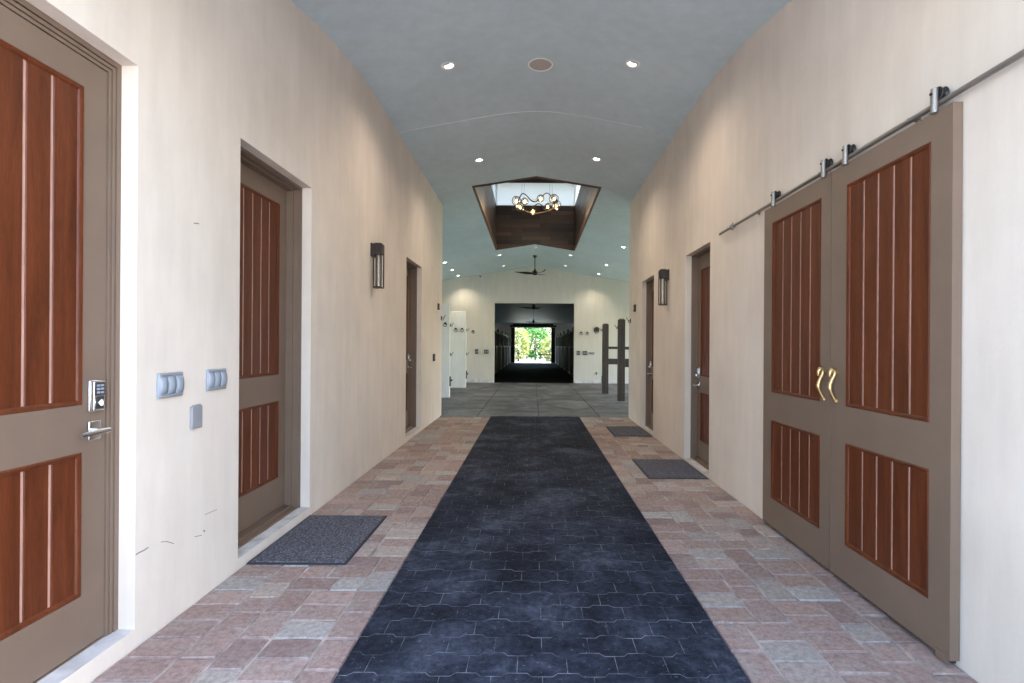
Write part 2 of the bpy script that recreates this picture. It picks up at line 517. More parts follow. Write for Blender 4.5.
# black rubber runner of interlocking dog-bone pavers
run = None
g = MB()
P, Q, B = .1455, .2159, .0115
n_rows = int((YC - .3) / P)
def edge_y(k, u):
    # wavy joint: trapezoid bumps, phase shifts by half a tile every row
    t = (u + .5 * (k % 2)) % 1.0
    if t < .20 or t > .80: s = 1
    elif t < .30: s = 1 - (t - .20) / .10 * 2
    elif t > .70: s = -1 + (t - .70) / .10 * 2
    else: s = -1
    return .3 + k * P + B * s
def tile(u0, u1, k):
    gp = .0004; gy = .0016; ch = .0014
    us = sorted({u0, u1} | {u for u in [j + f - .5 * (k % 2) for j in range(-2, 12) for f in (.2, .3, .7, .8)] if u0 < u < u1} | {u for u in [j + f - .5 * ((k + 1) % 2) for j in range(-2, 12) for f in (.2, .3, .7, .8)] if u0 < u < u1})
    def ring(ins, z):
        lo = []; hi = []
        for u in us:
            x = MX0 + min(max(u * Q, u0 * Q + ins), u1 * Q - ins)
            lo.append((x, min(edge_y(k, u) + ins + gy, YC), z)); hi.append((x, min(edge_y(k + 1, u) - ins - gy, YC), z))
        return lo + hi[::-1]
    g.loft([ring(gp, .002), ring(gp + ch, .012 + random.uniform(-.0006, .0006))], 0)
NT = (MX1 - MX0) / Q
for k in range(n_rows):
    j = -.5 * (k % 2)
    while j < NT - 1e-4:
        a, b = max(0, j), min(NT, j + 1)
        if b - a > .02: tile(a, b, k)
        j += 1
g.box(MX0, MX1, .3, YC, -.03, .0108, 1)
o = g.build('rubber_runner', ['runner', 'dust'], smooth=False)
tag(o, 'long black rubber runner of interlocking pavers down the middle of the corridor', 'mat')

def door_mat(x0, x1, y0, y1, label):
    t = thing('door_mat', ((x0 + x1) / 2, (y0 + y1) / 2, .003), label, 'doormat')
    w, d = (x1 - x0) / 2, (y1 - y0) / 2
    g = MB()
    g.loft([[(-w, -d, 0), (w, -d, 0), (w, d, 0), (-w, d, 0)], [(-w + .006, -d + .006, .007), (w - .006, -d + .006, .007), (w - .006, d - .006, .007), (-w + .006, d - .006, .007)]])
    g.build('rubber_border', 'matedge', t)
    g = MB(); e = .018
    g.loft([[(-w + e, -d + e, .0065), (w - e, -d + e, .0065), (w - e, d - e, .0065), (-w + e, d - e, .0065)], [(-w + e + .004, -d + e + .004, .011), (w - e - .004, -d + e + .004, .011), (w - e - .004, d - e - .004, .011), (-w + e + .004, d - e - .004, .011)]])
    g.build('pile', 'doormat', t)
door_mat(-1.81, -1.175, 3.29, 4.23, 'gray doormat on the left pavers below the second door')
door_mat(1.225, 1.865, 5.48, 6.40, 'dark doormat on the right pavers just past the sliding doors')
door_mat(1.265, 1.865, 8.05, 9.0, 'dark doormat at the farther right doorway, near the corridor end')

# ------------------------------------------------------------------ outer and crossing walls
def wbox(name, boxes, mat, label, m2=None):
    g = MB()
    for b in boxes: g.box(*b)
    return struct(g.build(name, mat, smooth=False), label)
def gable(name, x0, x1, y0, y1, z0, label, mat='white', holes=(), top=None):
    g = MB()
    xs = sorted({x0, x1} | ({XM} if x0 < XM < x1 else set()) | {h for q in holes for h in q[:2]})
    yc = (y0 + y1) / 2
    tf = top or (lambda x: ceil(x, yc) + .06)
    for a, b in zip(xs[:-1], xs[1:]):
        zb = z0
        for h in holes:
            if h[0] - 1e-6 <= a and b <= h[1] + 1e-6: zb = h[2]
        g.prism([(a, zb), (b, zb), (b, tf(b)), (a, tf(a))], lambda x, z: (x, y0, z), lambda x, z: (x, y1, z))
    return struct(g.build(name, mat, smooth=False), label)
gable('wall_front_left', -HX, XL - .34, YF, YF + .2, -.05, 'front wall left of the entrance', top=lambda x: 4.9)
gable('wall_front_right', XR + .34, HX, YF, YF + .2, -.05, 'front wall right of the entrance', top=lambda x: 4.9)
g = MB()
xx = span(XL - .34, XR + .34, .2)
for a, b in zip(xx[:-1], xx[1:]):
    g.prism([(a, ceil(a, YF)), (b, ceil(b, YF)), (b, 4.9), (a, 4.9)], lambda x, z: (x, YF - .06, z), lambda x, z: (x, YF + .1, z))
struct(g.build('wall_front', 'white', smooth=False), 'wall above the arched entrance')
gable('wall_crossing_left', -HX, XL - .34, YC - .03, YC + .17, -.05, 'left room wall facing the crossing')
gable('wall_crossing_right', XR + .34, HX, YC - .2, YC, -.05, 'right room wall facing the crossing')
gable('wall_rear', -HX, HX, YB, YB + .2, -.05, 'white gabled wall with the wide barn opening', 'rear', holes=((-1.455, 1.54, 2.985),))
wbox('wall_outer_left', [(-HX, -HX + .2, YF, YC, -.05, 3.3)], 'white', 'outer wall of the left rooms')
wbox('wall_outer_right', [(HX - .2, HX, YF, YC, -.05, 3.3)], 'white', 'outer wall of the right rooms')
wbox('wall_side_left', [(-HX, -HX + .2, YC, YB + .2, 2.75, 3.4), (-HX, -HX + .35, YC + 4.4, YC + 4.8, -.05, 3.3)], 'white', 'left open side of the crossing')
wbox('wall_side_right', [(HX - .2, HX, YC, YB + .2, 2.75, 3.4), (HX - .35, HX, YC + 4.4, YC + 4.8, -.05, 3.3)], 'white', 'right open side of the crossing')
wbox('trim_1', [(-6.6, -1.455, YB - .012, YB, 0, .11), (1.54, 6.6, YB - .012, YB, 0, .11)], 'sill', 'gray base strip along the white gabled wall')

# ------------------------------------------------------------------ paneled doors
def Tleft(u, v, z): return (v, u, z)
def Tright(u, v, z): return (-v, u, z)

def panel(T, parent, u0, u1, z0, z1, n, loc=(0, 0, 0)):
    """raised border moulding and vertical boards with worn grooves, front plane at v = 0"""
    g = MB(T); b = .022
    prof = [(0, .000), (.006, .004), (.014, .001), (b, -.010)]
    rings = [[(u0 + i, v, z0 + i), (u1 - i, v, z0 + i), (u1 - i, v, z1 - i), (u0 + i, v, z1 - i)] for i, v in prof]
    g.loft(rings, 0, cap=False)
    a0, a1, c0, c1 = u0 + b - .001, u1 - b + .001, z0 + b - .001, z1 - b + .001
    w = (a1 - a0) / n
    for i in range(n):
        p, q = a0 + i * w, a0 + (i + 1) * w
        lo = .0085 if i else 0; hi = .0085 if i < n - 1 else 0
        pts = [(p + lo * .6, -.022), (q - hi * .6, -.022), (q - hi * .6, -.0135), (q - hi, -.0095), (p + lo, -.0095), (p + lo * .6, -.0135)]
        g.prism(pts, lambda u, v: (u, v, c0), lambda u, v: (u, v, c1), 0)
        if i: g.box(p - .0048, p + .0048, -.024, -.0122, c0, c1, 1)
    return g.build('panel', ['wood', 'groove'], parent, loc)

def slab(T, parent, w, z0, z1, th, pu, zs, n, name='slab', v0=0., bevel=.002):
    """stiles and rails with two panels; zs = upper(z0,z1), lower(z0,z1)"""
    g = MB(T); u0, u1 = pu
    (a, b), (c, d) = zs
    g.box(0, u0, v0 - th, v0, z0, z1); g.box(u1, w, v0 - th, v0, z0, z1)
    g.box(u0, u1, v0 - th, v0, b, z1); g.box(u0, u1, v0 - th, v0, d, a); g.box(u0, u1, v0 - th, v0, z0, c)
    g.box(u0 - .002, u1 + .002, v0 - th + .002, v0 - .024, c - .002, b + .002)
    s = g.build(name, 'taupe', parent, merge=False)
    for q in zs:
        p = panel(lambda uu, vv, zz: T(uu, vv + v0, zz), s, u0, u1, q[0], q[1], n)
    return s

def keypad_lock(T, s, u, v, z):
    g = MB(T)
    g.box(u - .033, u + .033, v, v + .010, z - .068, z + .068); g.box(u - .029, u + .029, v + .010, v + .026, z - .064, z + .064)
    k = g.build('keypad_lock', 'chrome', s, bevel=.004)
    g = MB(T); g.box(u - .024, u + .024, v + .026, v + .0275, z + .003, z + .056)
    for j in range(2): g.box(u - .019 + j * .020, u - .001 + j * .020, v + .0275, v + .0283, z + .012, z + .020)
    g.build('display', 'dark', k)
    g = MB(T)
    for r in range(3):
        for c in range(2):
            g.box(u - .018 + c * .020, u - .002 + c * .020, v + .0275, v + .0295, z + .010 + r * .015, z + .019 + r * .015)
    g.build('keypad_button', 'grayplastic', k)
    g = MB(T); g.box(u - .020, u + .020, v + .026, v + .0275, z - .056, z - .004)
    g.build('lock_plate', 'dark', k)
    g = MB(lambda a, b, c: T(a, b, c)); g.cyl((u, v + .026, z - .030), (u, v + .036, z - .030), .014, 16); g.box(u - .003, u + .003, v + .036, v + .044, z - .042, z - .018)
    g.build('key_cylinder', 'chrome', k)
def lever(T, s, u, v, z, d=-1):
    g = MB(T)
    g.box(u - .032, u + .032, v, v + .009, z - .042, z + .042)
    e = g.build('lever_handle', 'chrome', s, bevel=.004)
    g = MB(T)
    g.cyl((u, v + .009, z), (u, v + .060, z), .011, 14)
    g.tube([(u - d * .012, v + .058, z), (u + d * .03, v + .058, z), (u + d * .09, v + .056, z - .002), (u + d * .118, v + .050, z - .004)], [.012, .0125, .0115, .009], 10)
    g.build('grip', 'chrome', e)

def room_door(num, side, op, inset, outswing, label, zpan, near_lock=False):
    y0, y1, zs, zt = op; W = y1 - y0
    sg = -1 if side == 'L' else 1
    X = XL if side == 'L' else XR
    T = Tleft if side == 'L' else Tright
    d = sempty('door_%d' % num, (X + sg * inset, y0, 0), label)      # v = 0 at the slab face
    r = .076                                                        # plaster reveal depth
    vf = inset - r                                                  # face of the frame, relative to slab
    fw = .062 if outswing else .022
    g = MB(T)
    steps = [(0, fw, -.06, vf - .022)]
    if outswing: steps = [(0, .024, -.06, vf), (.024, .030, -.06, vf - .012), (.030, .044, -.06, vf - .003), (.044, .049, -.06, vf - .014), (.049, fw, -.06, vf - .007)]
    else: steps = [(0, .014, -.06, vf), (.014, fw, -.06, vf - .012)]
    z1 = zt
    for a, b, c0, c1 in steps:
        g.box(a, b, c0, c1, zs, z1 - a); g.box(W - b, W - a, c0, c1, zs, z1 - a)
        g.box(b, W - b, c0, c1, z1 - b, z1 - a)
    if not outswing:
        g.box(fw, fw + .012, -.06, vf - .06, zs, z1 - fw); g.box(W - fw - .012, W - fw, -.06, vf - .06, zs, z1 - fw)
        g.box(fw, W - fw, -.06, vf - .06, z1 - fw - .012, z1 - fw)
    g.build('frame', 'taupe', d)
    g = MB(T)
    if not outswing:
        g.box(.0, W, -.05, vf - .01, zs, zs + .012); g.box(.0, W, -.05, vf - .06, zs + .012, zs + .028)
    else: g.box(.0, W, -.05, .0, zs, zs + .006)
    g.build('threshold', 'taupe', d)
    e = fw + .004
    w = W - 2 * e
    T2 = lambda u, v, z: T(u + e, v, z)
    zb = zs + (.012 if outswing else .034); ztop = zt - fw - .004
    s = slab(T2, d, w, zb, ztop, .045, (.118, w - .118), zpan, 6, v0=0.)
    zk = zpan[1][1] + .235; zl = zpan[1][1] + .085
    ul = .060 if near_lock else w - .060
    keypad_lock(T2, s, ul, 0, zk); lever(T2, s, ul, 0, zl, 1 if near_lock else -1)
    g = MB(T2)
    for zz in (zb + .2, (zb + ztop) / 2, ztop - .2):
        uh = w + .002 if near_lock else -.002
        g.cyl((uh, .006, zz - .05), (uh, .006, zz + .05), .007, 10)
    g.build('hinge', 'bronze', s)
    return d
ZL1 = ((1.136, 2.484), (.324, .935)); ZL2 = ((1.157, 2.505), (.341, .950))
ZR = ((1.045, 2.335), (.262, .845))
room_door(1, 'L', LO[0], .088, True, 'nearest left door, taupe frame with reddish wood panels and a keypad lock', ZL1)
room_door(2, 'L', LO[1], .19, False, 'second left door, deep set behind the gray doormat', ZL2, True)
room_door(3, 'L', LO[2], .19, False, 'farthest left door, past the left wall lantern', ZL2)
room_door(4, 'R', RO[0], .15, False, 'right door just past the sliding doors', ZR)
room_door(5, 'R', RO[1], .15, False, 'farthest right door, past the right wall lantern', ZR)

# ------------------------------------------------------------------ sliding barn doors on the right
XF = 1.833
def sliding_leaf(y0, y1, label, pl, pr, hang, hu, up):
    w = y1 - y0 - .003
    t = thing('sliding_door', (XF, y0, .018), label, 'sliding door', 'pair of sliding doors')
    zb = .012
    s = slab(Tright, t, w, zb, 2.462, .043, (pl, w - pr), ((1.037, 2.338), (.225, .823)), 5)
    g = MB(Tright); g.box(.004, w - .004, -.030, -.012, 0, zb + .004); g.build('bottom_sweep', 'bronze', s)
    for u in hang:
        h = bpy.data.objects.new('hanger', None); COL.objects.link(h); h.parent = t; h.empty_display_size = .05
        g = MB(Tright)
        g.cyl((u, .012, 2.452), (u, .012, 2.562), .0150, 16); g.cyl((u, -.004, 2.457), (u, .012, 2.457), .004, 10)
        hh = g.build('hanger_post', 'steel', t)
        g = MB(Tright)
        c = 2.499 + .0125 + .026
        g.lathe([(.006, -.014), (.032, -.014), (.034, -.011), (.026, -.003), (.026, .003), (.034, .011), (.032, .014), (.006, .014)], (0, 0, 0), (1, 0, 0), 24) if False else None
        prof = [(.006, -.032), (.032, -.032), (.034, -.029), (.0265, -.020), (.0265, -.010), (.034, -.002), (.032, .0005), (.006, .0005)]
        seg = 24
        g.loft([[(u + r * math.cos(2 * PI * k / seg), v, c + r * math.sin(2 * PI * k / seg)) for k in range(seg)] for r, v in prof])
        g.cyl((u, -.034, c), (u, .031, c), .0065, 12)
        g.build('roller', 'black', hh)
        bpy.data.objects.remove(h)
    # curled brass pull
    g = MB(Tright)
    prof = [(.0, 1.075, .006), (.012, 1.088, .0075), (.026, 1.110, .0062), (.040, 1.135, .0072), (.046, 1.158, .0105), (.043, 1.178, .0095), (.030, 1.205, .0085), (.015, 1.228, .0088), (.010, 1.248, .0095), (.018, 1.263, .0105), (.032, 1.266, .0100), (.043, 1.252, .0085), (.047, 1.232, .0060), (.046, 1.222, .0035)]
    g.tube([(hu, .004 + a * .84, z - .018) for a, z, r in prof], [r * 1.3 for a, z, r in prof], 12)
    g.ball((hu, .006, 1.057), .009); g.cyl((hu, 0, 1.235), (hu, .014, 1.235), .007, 10); g.cyl((hu, -.001, 1.060), (hu, .006, 1.060), .013, 14); g.cyl((hu, -.001, 1.235), (hu, .004, 1.235), .013, 14)
    hd = g.build('pull_handle', 'brass', t)
    hd['label'] = 'curled brass pull'
    g = MB(Tright); g.box(.02, .075, -.045, .004, -.010, .030) if up else g.box(w - .05, w - .02, -.045, .004, -.010, .030)
    g.build('floor_guide', 'taupe', t)
    return t
sliding_leaf(2.277, 3.203, 'nearer taupe sliding door with wood plank panels on the right wall', .125, .155, (.092, .768), .926 - .068, True)
sliding_leaf(3.207, 4.135, 'farther taupe sliding door with wood plank panels on the right wall', .108, .140, (.068, .750), .055, False)

t = thing('door_rail', (1.847, 3.3, 2.518), 'long round steel rail above the sliding doors', 'rail')
g = MB(); g.cyl((0, -1.95, 0), (0, 1.86, 0), .0125, 18); g.build('bar', 'steel', t)
for yy in (-1.7, -.75, .05, 1.04, 1.62):
    g = MB(); g.cyl((.0, yy, 0), (.0375, yy, 0), .009, 12); g.cyl((.030, yy, 0), (.0375, yy, 0), .017, 16); g.cyl((-.016, yy, 0), (.0, yy, 0), .0085, 12); g.build('standoff', 'steel', t)
for yy in (1.53,):
    g = MB(); g.cyl((0, yy - .014, 0), (0, yy + .014, 0), .024, 18); g.cyl((0, yy, .02), (0, yy, .034), .006, 10); g.build('stop_collar', 'steel', t)

# ------------------------------------------------------------------ wall lanterns
def lantern(side, y, zt, zb, label):
    X, T = (XL, Tleft) if side == 'L' else (XR, Tright)
    t = thing('wall_lantern', (X, y, zb), label, 'wall light')
    H = zt - zb; w = .055
    g = MB(T)
    g.box(-w - .008, w + .008, 0, .022, H - .155, H - .005); g.build('back_plate', 'bronze', t, bevel=.003)
    g = MB(T); g.box(-w, w, .022, .125, H - .125, H - .012); g.box(-w + .015, w - .015, .035, .112, H - .012, H); g.box(-w - .004, w + .004, .03, .120, H - .128, H - .110)
    g.build('hood', 'bronze', t, bevel=.003)
    g = MB(T)
    for u in (-w + .006, w - .006):
        for v in (.032, .118): g.box(u - .006, u + .006, v - .006, v + .006, 0, H - .12)
    g.box(-w, w, .026, .124, 0, .012); g.box(-w + .012, w - .012, .038, .112, .012, .018)
    g.build('cage', 'bronze', t)
    g = MB(T); g.cyl((0, .075, .018), (0, .075, H - .127), .033, 20); g.build('glass_tube', 'lantern', t)
lantern('L', 5.86, 2.54, 2.035, 'dark bronze lantern on the left wall')
lantern('R', 7.27, 2.475, 1.975, 'dark bronze lantern on the right wall')

# ------------------------------------------------------------------ switches on the left wall
def switch_box(y0, y1, z0, z1, label):
    t = thing('switch_cover', (XL, (y0 + y1) / 2, (z0 + z1) / 2), label, 'light switch', 'weatherproof switch covers')
    w, h = (y1 - y0) / 2, (z1 - z0) / 2
    g = MB(Tleft); g.box(-w, w, 0, .014, -h, h); g.build('base', 'grayplastic', t, bevel=.004)
    for zz in (h - .008, -h + .008):
        g = MB(Tleft); g.cyl((-w + .012, .013, zz), (w - .012, .013, zz), .006, 10); g.build('hinge_rod', 'grayplate', t)
    for k in range(3):
        u = -w + (2 * w) * (k + .5) / 3
        g = MB(Tleft); r = w / 3 - .003
        rings = []
        for i in range(9):
            a = i / 8; z = -h + .018 + (2 * h - .036) * a; b = .006 + .013 * math.sin(PI * a) ** .6
            rings.append([(u + r * math.cos(PI * q / 8), .012 + b * math.sin(PI * q / 8), z) for q in range(9)])
        g.loft(rings); g.build('toggle_cover', 'bubble', t)
switch_box(2.514, 2.690, 1.130, 1.253, 'wider gray triple switch cover beside the nearest left door')
switch_box(2.892, 3.068, 1.134, 1.254, 'gray triple switch cover just before the second left door')
t = thing('outlet_cover', (XL, 2.799, 1.003), 'plain gray outlet cover below the two switch covers', 'outlet cover')
g = MB(Tleft); g.box(-.042, .042, 0, .018, -.060, .060); g.build('lid', 'grayplate', t, bevel=.004)
g = MB(Tleft); g.cyl((-.03, .012, .061), (.03, .012, .061), .006, 10); g.build('hinge', 'grayplastic', t)

def small_box(side, y, z, w, h, label, name='sensor_box', cat='wall box', d=.03):
    X, T = (XL, Tleft) if side == 'L' else (XR, Tright)
    t = thing(name, (X, y, z), label, cat)
    g = MB(T); g.box(-w / 2, w / 2, -.005, d, -h / 2, h / 2); g.build('housing', 'dark', t, bevel=.004)
    g = MB(T); g.box(-w / 4, w / 4, d, d + .006, -h / 5, h / 5); g.build('button', 'grayplate', t)
small_box('L', 9.93, 2.13, .10, .12, 'small dark box high on the left wall near its far end')
small_box('L', 9.5, 1.17, .10, .13, 'small dark switch at hand height on the left wall near its far end', 'wall_switch', 'light switch')
small_box('R', 9.58, 2.10, .11, .13, 'small dark box high on the right wall near its far end')

# ------------------------------------------------------------------ ceiling fittings
def on_ceiling(x, y): return (x, y, ceil(x, y))
def tilt(x): return (0, math.atan(.16) * (1 if x > XM else -1), 0)
def downlight(x, y, label, power, r=.078, spot=150, lens='lens'):
    t = thing('recessed_light', on_ceiling(x, y), label, 'ceiling light', 'recessed ceiling lights', tilt(x))
    g = MB(); g.lathe([(r * .70, .004), (r * .72, -.004), (r * .95, -.008), (r, -.004), (r, .004)], seg=28); g.build('trim_ring', 'whitetrim', t)
    g = MB(); g.lathe([(.0, .0), (r * .45, -.001), (r * .70, .002), (r * .70, .005), (0, .005)], seg=24); g.build('lens', lens, t)
    if power:
        L = bpy.data.lights.new('lamp', 'SPOT'); L.energy = power; L.spot_size = math.radians(spot); L.spot_blend = .9; L.shadow_soft_size = .06; L.color = (1., .85, .68)
        lo = bpy.data.objects.new('lamp', L); COL.objects.link(lo); lo.parent = t; lo.location = (0, 0, -.03)
PW = 34
downlight(-.933, 5.587, 'recessed light left of the round ceiling speaker', PW)
downlight(1.039, 5.505, 'recessed light right of the round ceiling speaker', PW)
downlight(-.888, 8.37, 'recessed light at the left before the skylight well', PW)
downlight(.993, 8.287, 'recessed light at the right before the skylight well', PW)
downlight(2.413, 13.99, 'recessed light on the right slope nearest the end of the right wall', 28)
downlight(2.37, 16.907, 'middle of three recessed lights on the right slope beyond the corridor', 28)
downlight(2.376, 18.848, 'recessed light on the right slope closest to the white gabled wall', 34, spot=118)
downlight(-2.767, 16.204, 'recessed light on the left slope touching the left wall end', 28)
downlight(-2.767, 17.665, 'middle of three recessed lights on the left slope beyond the corridor', 28)
downlight(-2.746, 18.98, 'recessed light on the left slope closest to the white gabled wall', 34, spot=118)
downlight(-1.065, 16.352, 'faint recessed light behind the left rear corner of the skylight well', 6, .075, lens='lens_dim')
downlight(1.155, 16.265, 'faint recessed light behind the right rear corner of the skylight well', 6, .075, lens='lens_dim')
downlight(-1.058, 18.4, 'faint recessed light left of the fan by the white gable', 6, .075, lens='lens_dim')
downlight(1.13, 18.3, 'faint recessed light right of the fan by the white gable', 6, .075, lens='lens_dim')

t = thing('ceiling_speaker', on_ceiling(.064, 5.80), 'round flat ceiling speaker between the two nearest lights', 'speaker')
g = MB(); g.torus((0, 0, -.004), (0, 0, 1), .132, .009, 36, 8); g.build('rim', 'whitetrim', t)
g = MB(); g.lathe([(0, -.012), (.06, -.011), (.128, -.005), (.128, .002), (0, .002)], seg=36); g.build('grille', 'speaker', t)

t = thing('smoke_detector', on_ceiling(.045, 15.86), 'small white round detector on the ridge behind the skylight well', 'smoke detector')
g = MB(); g.lathe([(0, -.045), (.035, -.043), (.055, -.03), (.062, -.012), (.062, .015), (0, .015)], seg=24); g.build('cover', 'whitetrim', t)
t = thing('security_camera', (-2.0, 19.40, ceil(-2.0, 19.4)), 'tiny dark bracket where the left slope meets the white gable', 'camera')
g = MB(); g.lathe([(.03, .01), (.03, -.02), (.012, -.03), (.012, -.06), (0, -.06)], seg=16); g.build('mount', 'whitetrim', t)
g = MB(); g.tube([(0, 0, -.055), (.02, -.05, -.09), (.03, -.10, -.10)], [.022, .026, .026], 12); g.build('camera_body', 'dark', t)

# skylight well
Z1, Z2 = 5.56, 6.24
sk = sempty('window_1', (XM, (WY0 + WY1) / 2, 4.4), 'dark plank lined skylight well with a bright window band')
def wl(x, y, z): return (x - XM, y - (WY0 + WY1) / 2, z - 4.4)
th = .06
def side_wall(x0, x1):
    g = MB(wl)
    zb = [ceil(x0 if x0 < 0 else x1, y) for y in (WY0, WY1)]
    xi = x1 if x0 < 0 else x0
    ys = [WY0 - th, 9.0 if False else WY0, WY1, WY1 + th]
    pts = [(WY0 - th, ceil(xi, WY0) - .004), (WY1 + th, ceil(xi, WY1) - .004), (WY1 + th, Z1), (WY0 - th, Z1)]
    g.prism(pts, lambda y, z: (x0, y, z), lambda y, z: (x1, y, z))
    return g.build('side_lining', 'plank', sk)
side_wall(WX0 - th, WX0); side_wall(WX1, WX1 + th)
for y0, y1 in ((WY0 - th, WY0), (WY1, WY1 + th)):
    g = MB(wl); yi = WY0 if y0 < WY0 else WY1
    g.prism([(WX0, ceil(WX0, yi) - .004), (XM, ceil(XM, yi) - .004), (WX1, ceil(WX1, yi) - .004), (WX1, Z1), (WX0, Z1)], lambda x, z: (x, y0, z), lambda x, z: (x, y1, z))
    g.build('end_lining', 'plank', sk)
# casing boards along the lower edges
for x0, x1 in ((WX0, WX0 + .022), (WX1 - .022, WX1)):
    g = MB(wl); xi = WX0 if x0 == WX0 else WX1
    g.prism([(WY0, ceil(xi, WY0) - .010), (WY1, ceil(xi, WY1) - .010), (WY1, ceil(xi, WY1) + .13), (WY0, ceil(xi, WY0) + .13)], lambda y, z: (x0, y, z), lambda y, z: (x1, y, z))
    g.build('casing', 'trimwood', sk)
g = MB(wl)
for a, b in ((WX0, XM), (XM, WX1)):
    g.prism([(a, ceil(a, WY0) - .010), (b, ceil(b, WY0) - .010), (b, ceil(b, WY0) + .13), (a, ceil(a, WY0) + .13)], lambda x, z: (x, WY0, z), lambda x, z: (x, WY0 + .022, z))
g.build('casing', 'trimwood', sk)
# window band and roof
def band(T0, L):
    pass
g = MB(wl)
for x in (WX0 - th, WX1):
    for y in (WY0 - th, WY1): g.box(x, x + th, y, y + th, Z1, Z2)
    for k in range(1, 4):
        yy = WY0 + (WY1 - WY0) * k / 4; g.box(x + .01, x + th - .01, yy - .02, yy + .02, Z1, Z2)
g.build('mullion', 'whitetrim', sk)
for x in (WX0 - th / 2, WX1 + th / 2):
    g = MB(wl); g.box(x - .003, x + .003, WY0, WY1, Z1, Z2); g.build('pane', 'clere', sk)
for y in (WY0 - th / 2, WY1 + th / 2):
    g = MB(wl); g.box(WX0, WX1, y - .003, y + .003, Z1, Z2); g.build('pane', 'clere', sk)
g = MB(wl); g.box(WX0 - .4, WX1 + .4, WY0 - .4, WY1 + .4, Z2, Z2 + .12); g.build('well_roof', 'roofdark', sk)

# chandelier
CH = (.065, 12.5, 4.83)
t = thing('chandelier', CH, 'black wavy ring chandelier with glowing globes hanging in the skylight well', 'chandelier')
R0 = .49
def wave(th_): return (R0 * math.cos(th_) * 1.0, R0 * math.sin(th_), .11 * math.sin(5 * th_ + .5))
g = MB(); g.tube([wave(2 * PI * i / 160) for i in range(160)], .013, 8, closed=True); g.build('wavy_ring', 'black', t)
g = MB()
g.tube([(R0 * 1.0 * math.cos(a), R0 * math.sin(a), -.09 + .03 * math.sin(3 * a)) for a in [2 * PI * i / 90 for i in range(90)]], .007, 6, closed=True); g.build('lower_ring', 'brass', t)
for a in (.6, 2.3, 3.9, 5.4):
    g = MB(); x, y, z = wave(a); g.tube([(x, y, z), (x * .82, y * .82, 1.41)], .003, 6); g.build('cable', 'black', t)
g = MB(); g.lathe([(0, 1.41), (.42, 1.41), (.42, 1.375), (.40, 1.365), (0, 1.365)], seg=28); g.build('canopy', 'black', t)
for k in range(8):
    a = 2 * PI * k / 8 + .18; x, y = R0 * math.cos(a), R0 * math.sin(a)
    zc = -.03 + .055 * math.sin(2.1 * k)
    big = .105 if k in (0, 4, 3, 7) else .075
    g = MB(); g.ball((x, y, zc), big, seg=20, n=12); gl = g.build('glass_globe', 'globe', t)
    g = MB(); g.torus((x, y, zc), (math.cos(a) * .3, 1, .15), big + .004, .008, 28, 6); g.torus((x, y, zc), (1, .4 * math.sin(a), .3), big + .004, .006, 28, 6); g.build('globe_ring', 'black', gl)
    g = MB(); g.ball((x, y, zc - .01), .030, sz=1.25); g.build('bulb', 'bulb', gl)
    g = MB(); g.cyl((x, y, zc + .022), (x, y, zc + big + .004), .012, 10); g.build('socket', 'brass', gl)
    if k % 2 == 0:
        L = bpy.data.lights.new('bulb_light', 'POINT'); L.energy = 4; L.color = (1, .70, .38); L.shadow_soft_size = .035
        lo = bpy.data.objects.new('bulb_light', L); COL.objects.link(lo); lo.parent = t; lo.location = (x * 1.0, y * 1.0, zc - .16)

# ceiling fans
def fan(loc, rod, ang, label, rad=.67):
    t = thing('ceiling_fan', loc, label, 'ceiling fan')
    g = MB(); g.lathe([(0, rod), (.075, rod), (.075, rod - .02), (.03, rod - .09), (0, rod - .09)], seg=20); g.build('canopy', 'black', t)
    g = MB(); g.cyl((0, 0, .09), (0, 0, rod - .05), .016, 12); g.build('downrod', 'black', t)
    g = MB(); g.lathe([(0, -.075), (.05, -.07), (.09, -.045), (.10, 0), (.08, .05), (.035, .09), (.03, .13), (0, .13)], seg=24); g.build('motor', 'black', t)
    for k in range(3):
        a = ang + k * 2 * PI / 3; ca, sa = math.cos(a), math.sin(a)
        g = MB(lambda r, s, z: (r * ca - s * sa, r * sa + s * ca, z)); rings = []
        for i in range(13):
            f = i / 12; r = .07 + (rad - .07) * f
            c = .030 + .055 * math.sin(PI * min(1, f * 1.15 + .08)) ** .8; sw = .06 * math.sin(PI * f); zz = -.02 + .05 * f * f
            tw = .45 - .25 * f
            rings.append([(r, sw + c * math.cos(q) , zz + c * math.cos(q) * math.sin(tw) + .006 * math.sin(q)) for q in [2 * PI * j / 10 for j in range(10)]])
        g.loft(rings); g.build('blade', 'black', t)
fan((.045, 17.3, 3.815), ceil(.045, 17.3) - 3.815, PI, 'black three-blade fan hanging in front of the white gable')
fan((.02, 22.9, 3.06), .14, PI + .1, 'nearer black fan in the dark stall aisle')
fan((.02, 36.0, 3.03), .17, PI + .5, 'farther black fan near the bright far doorway')

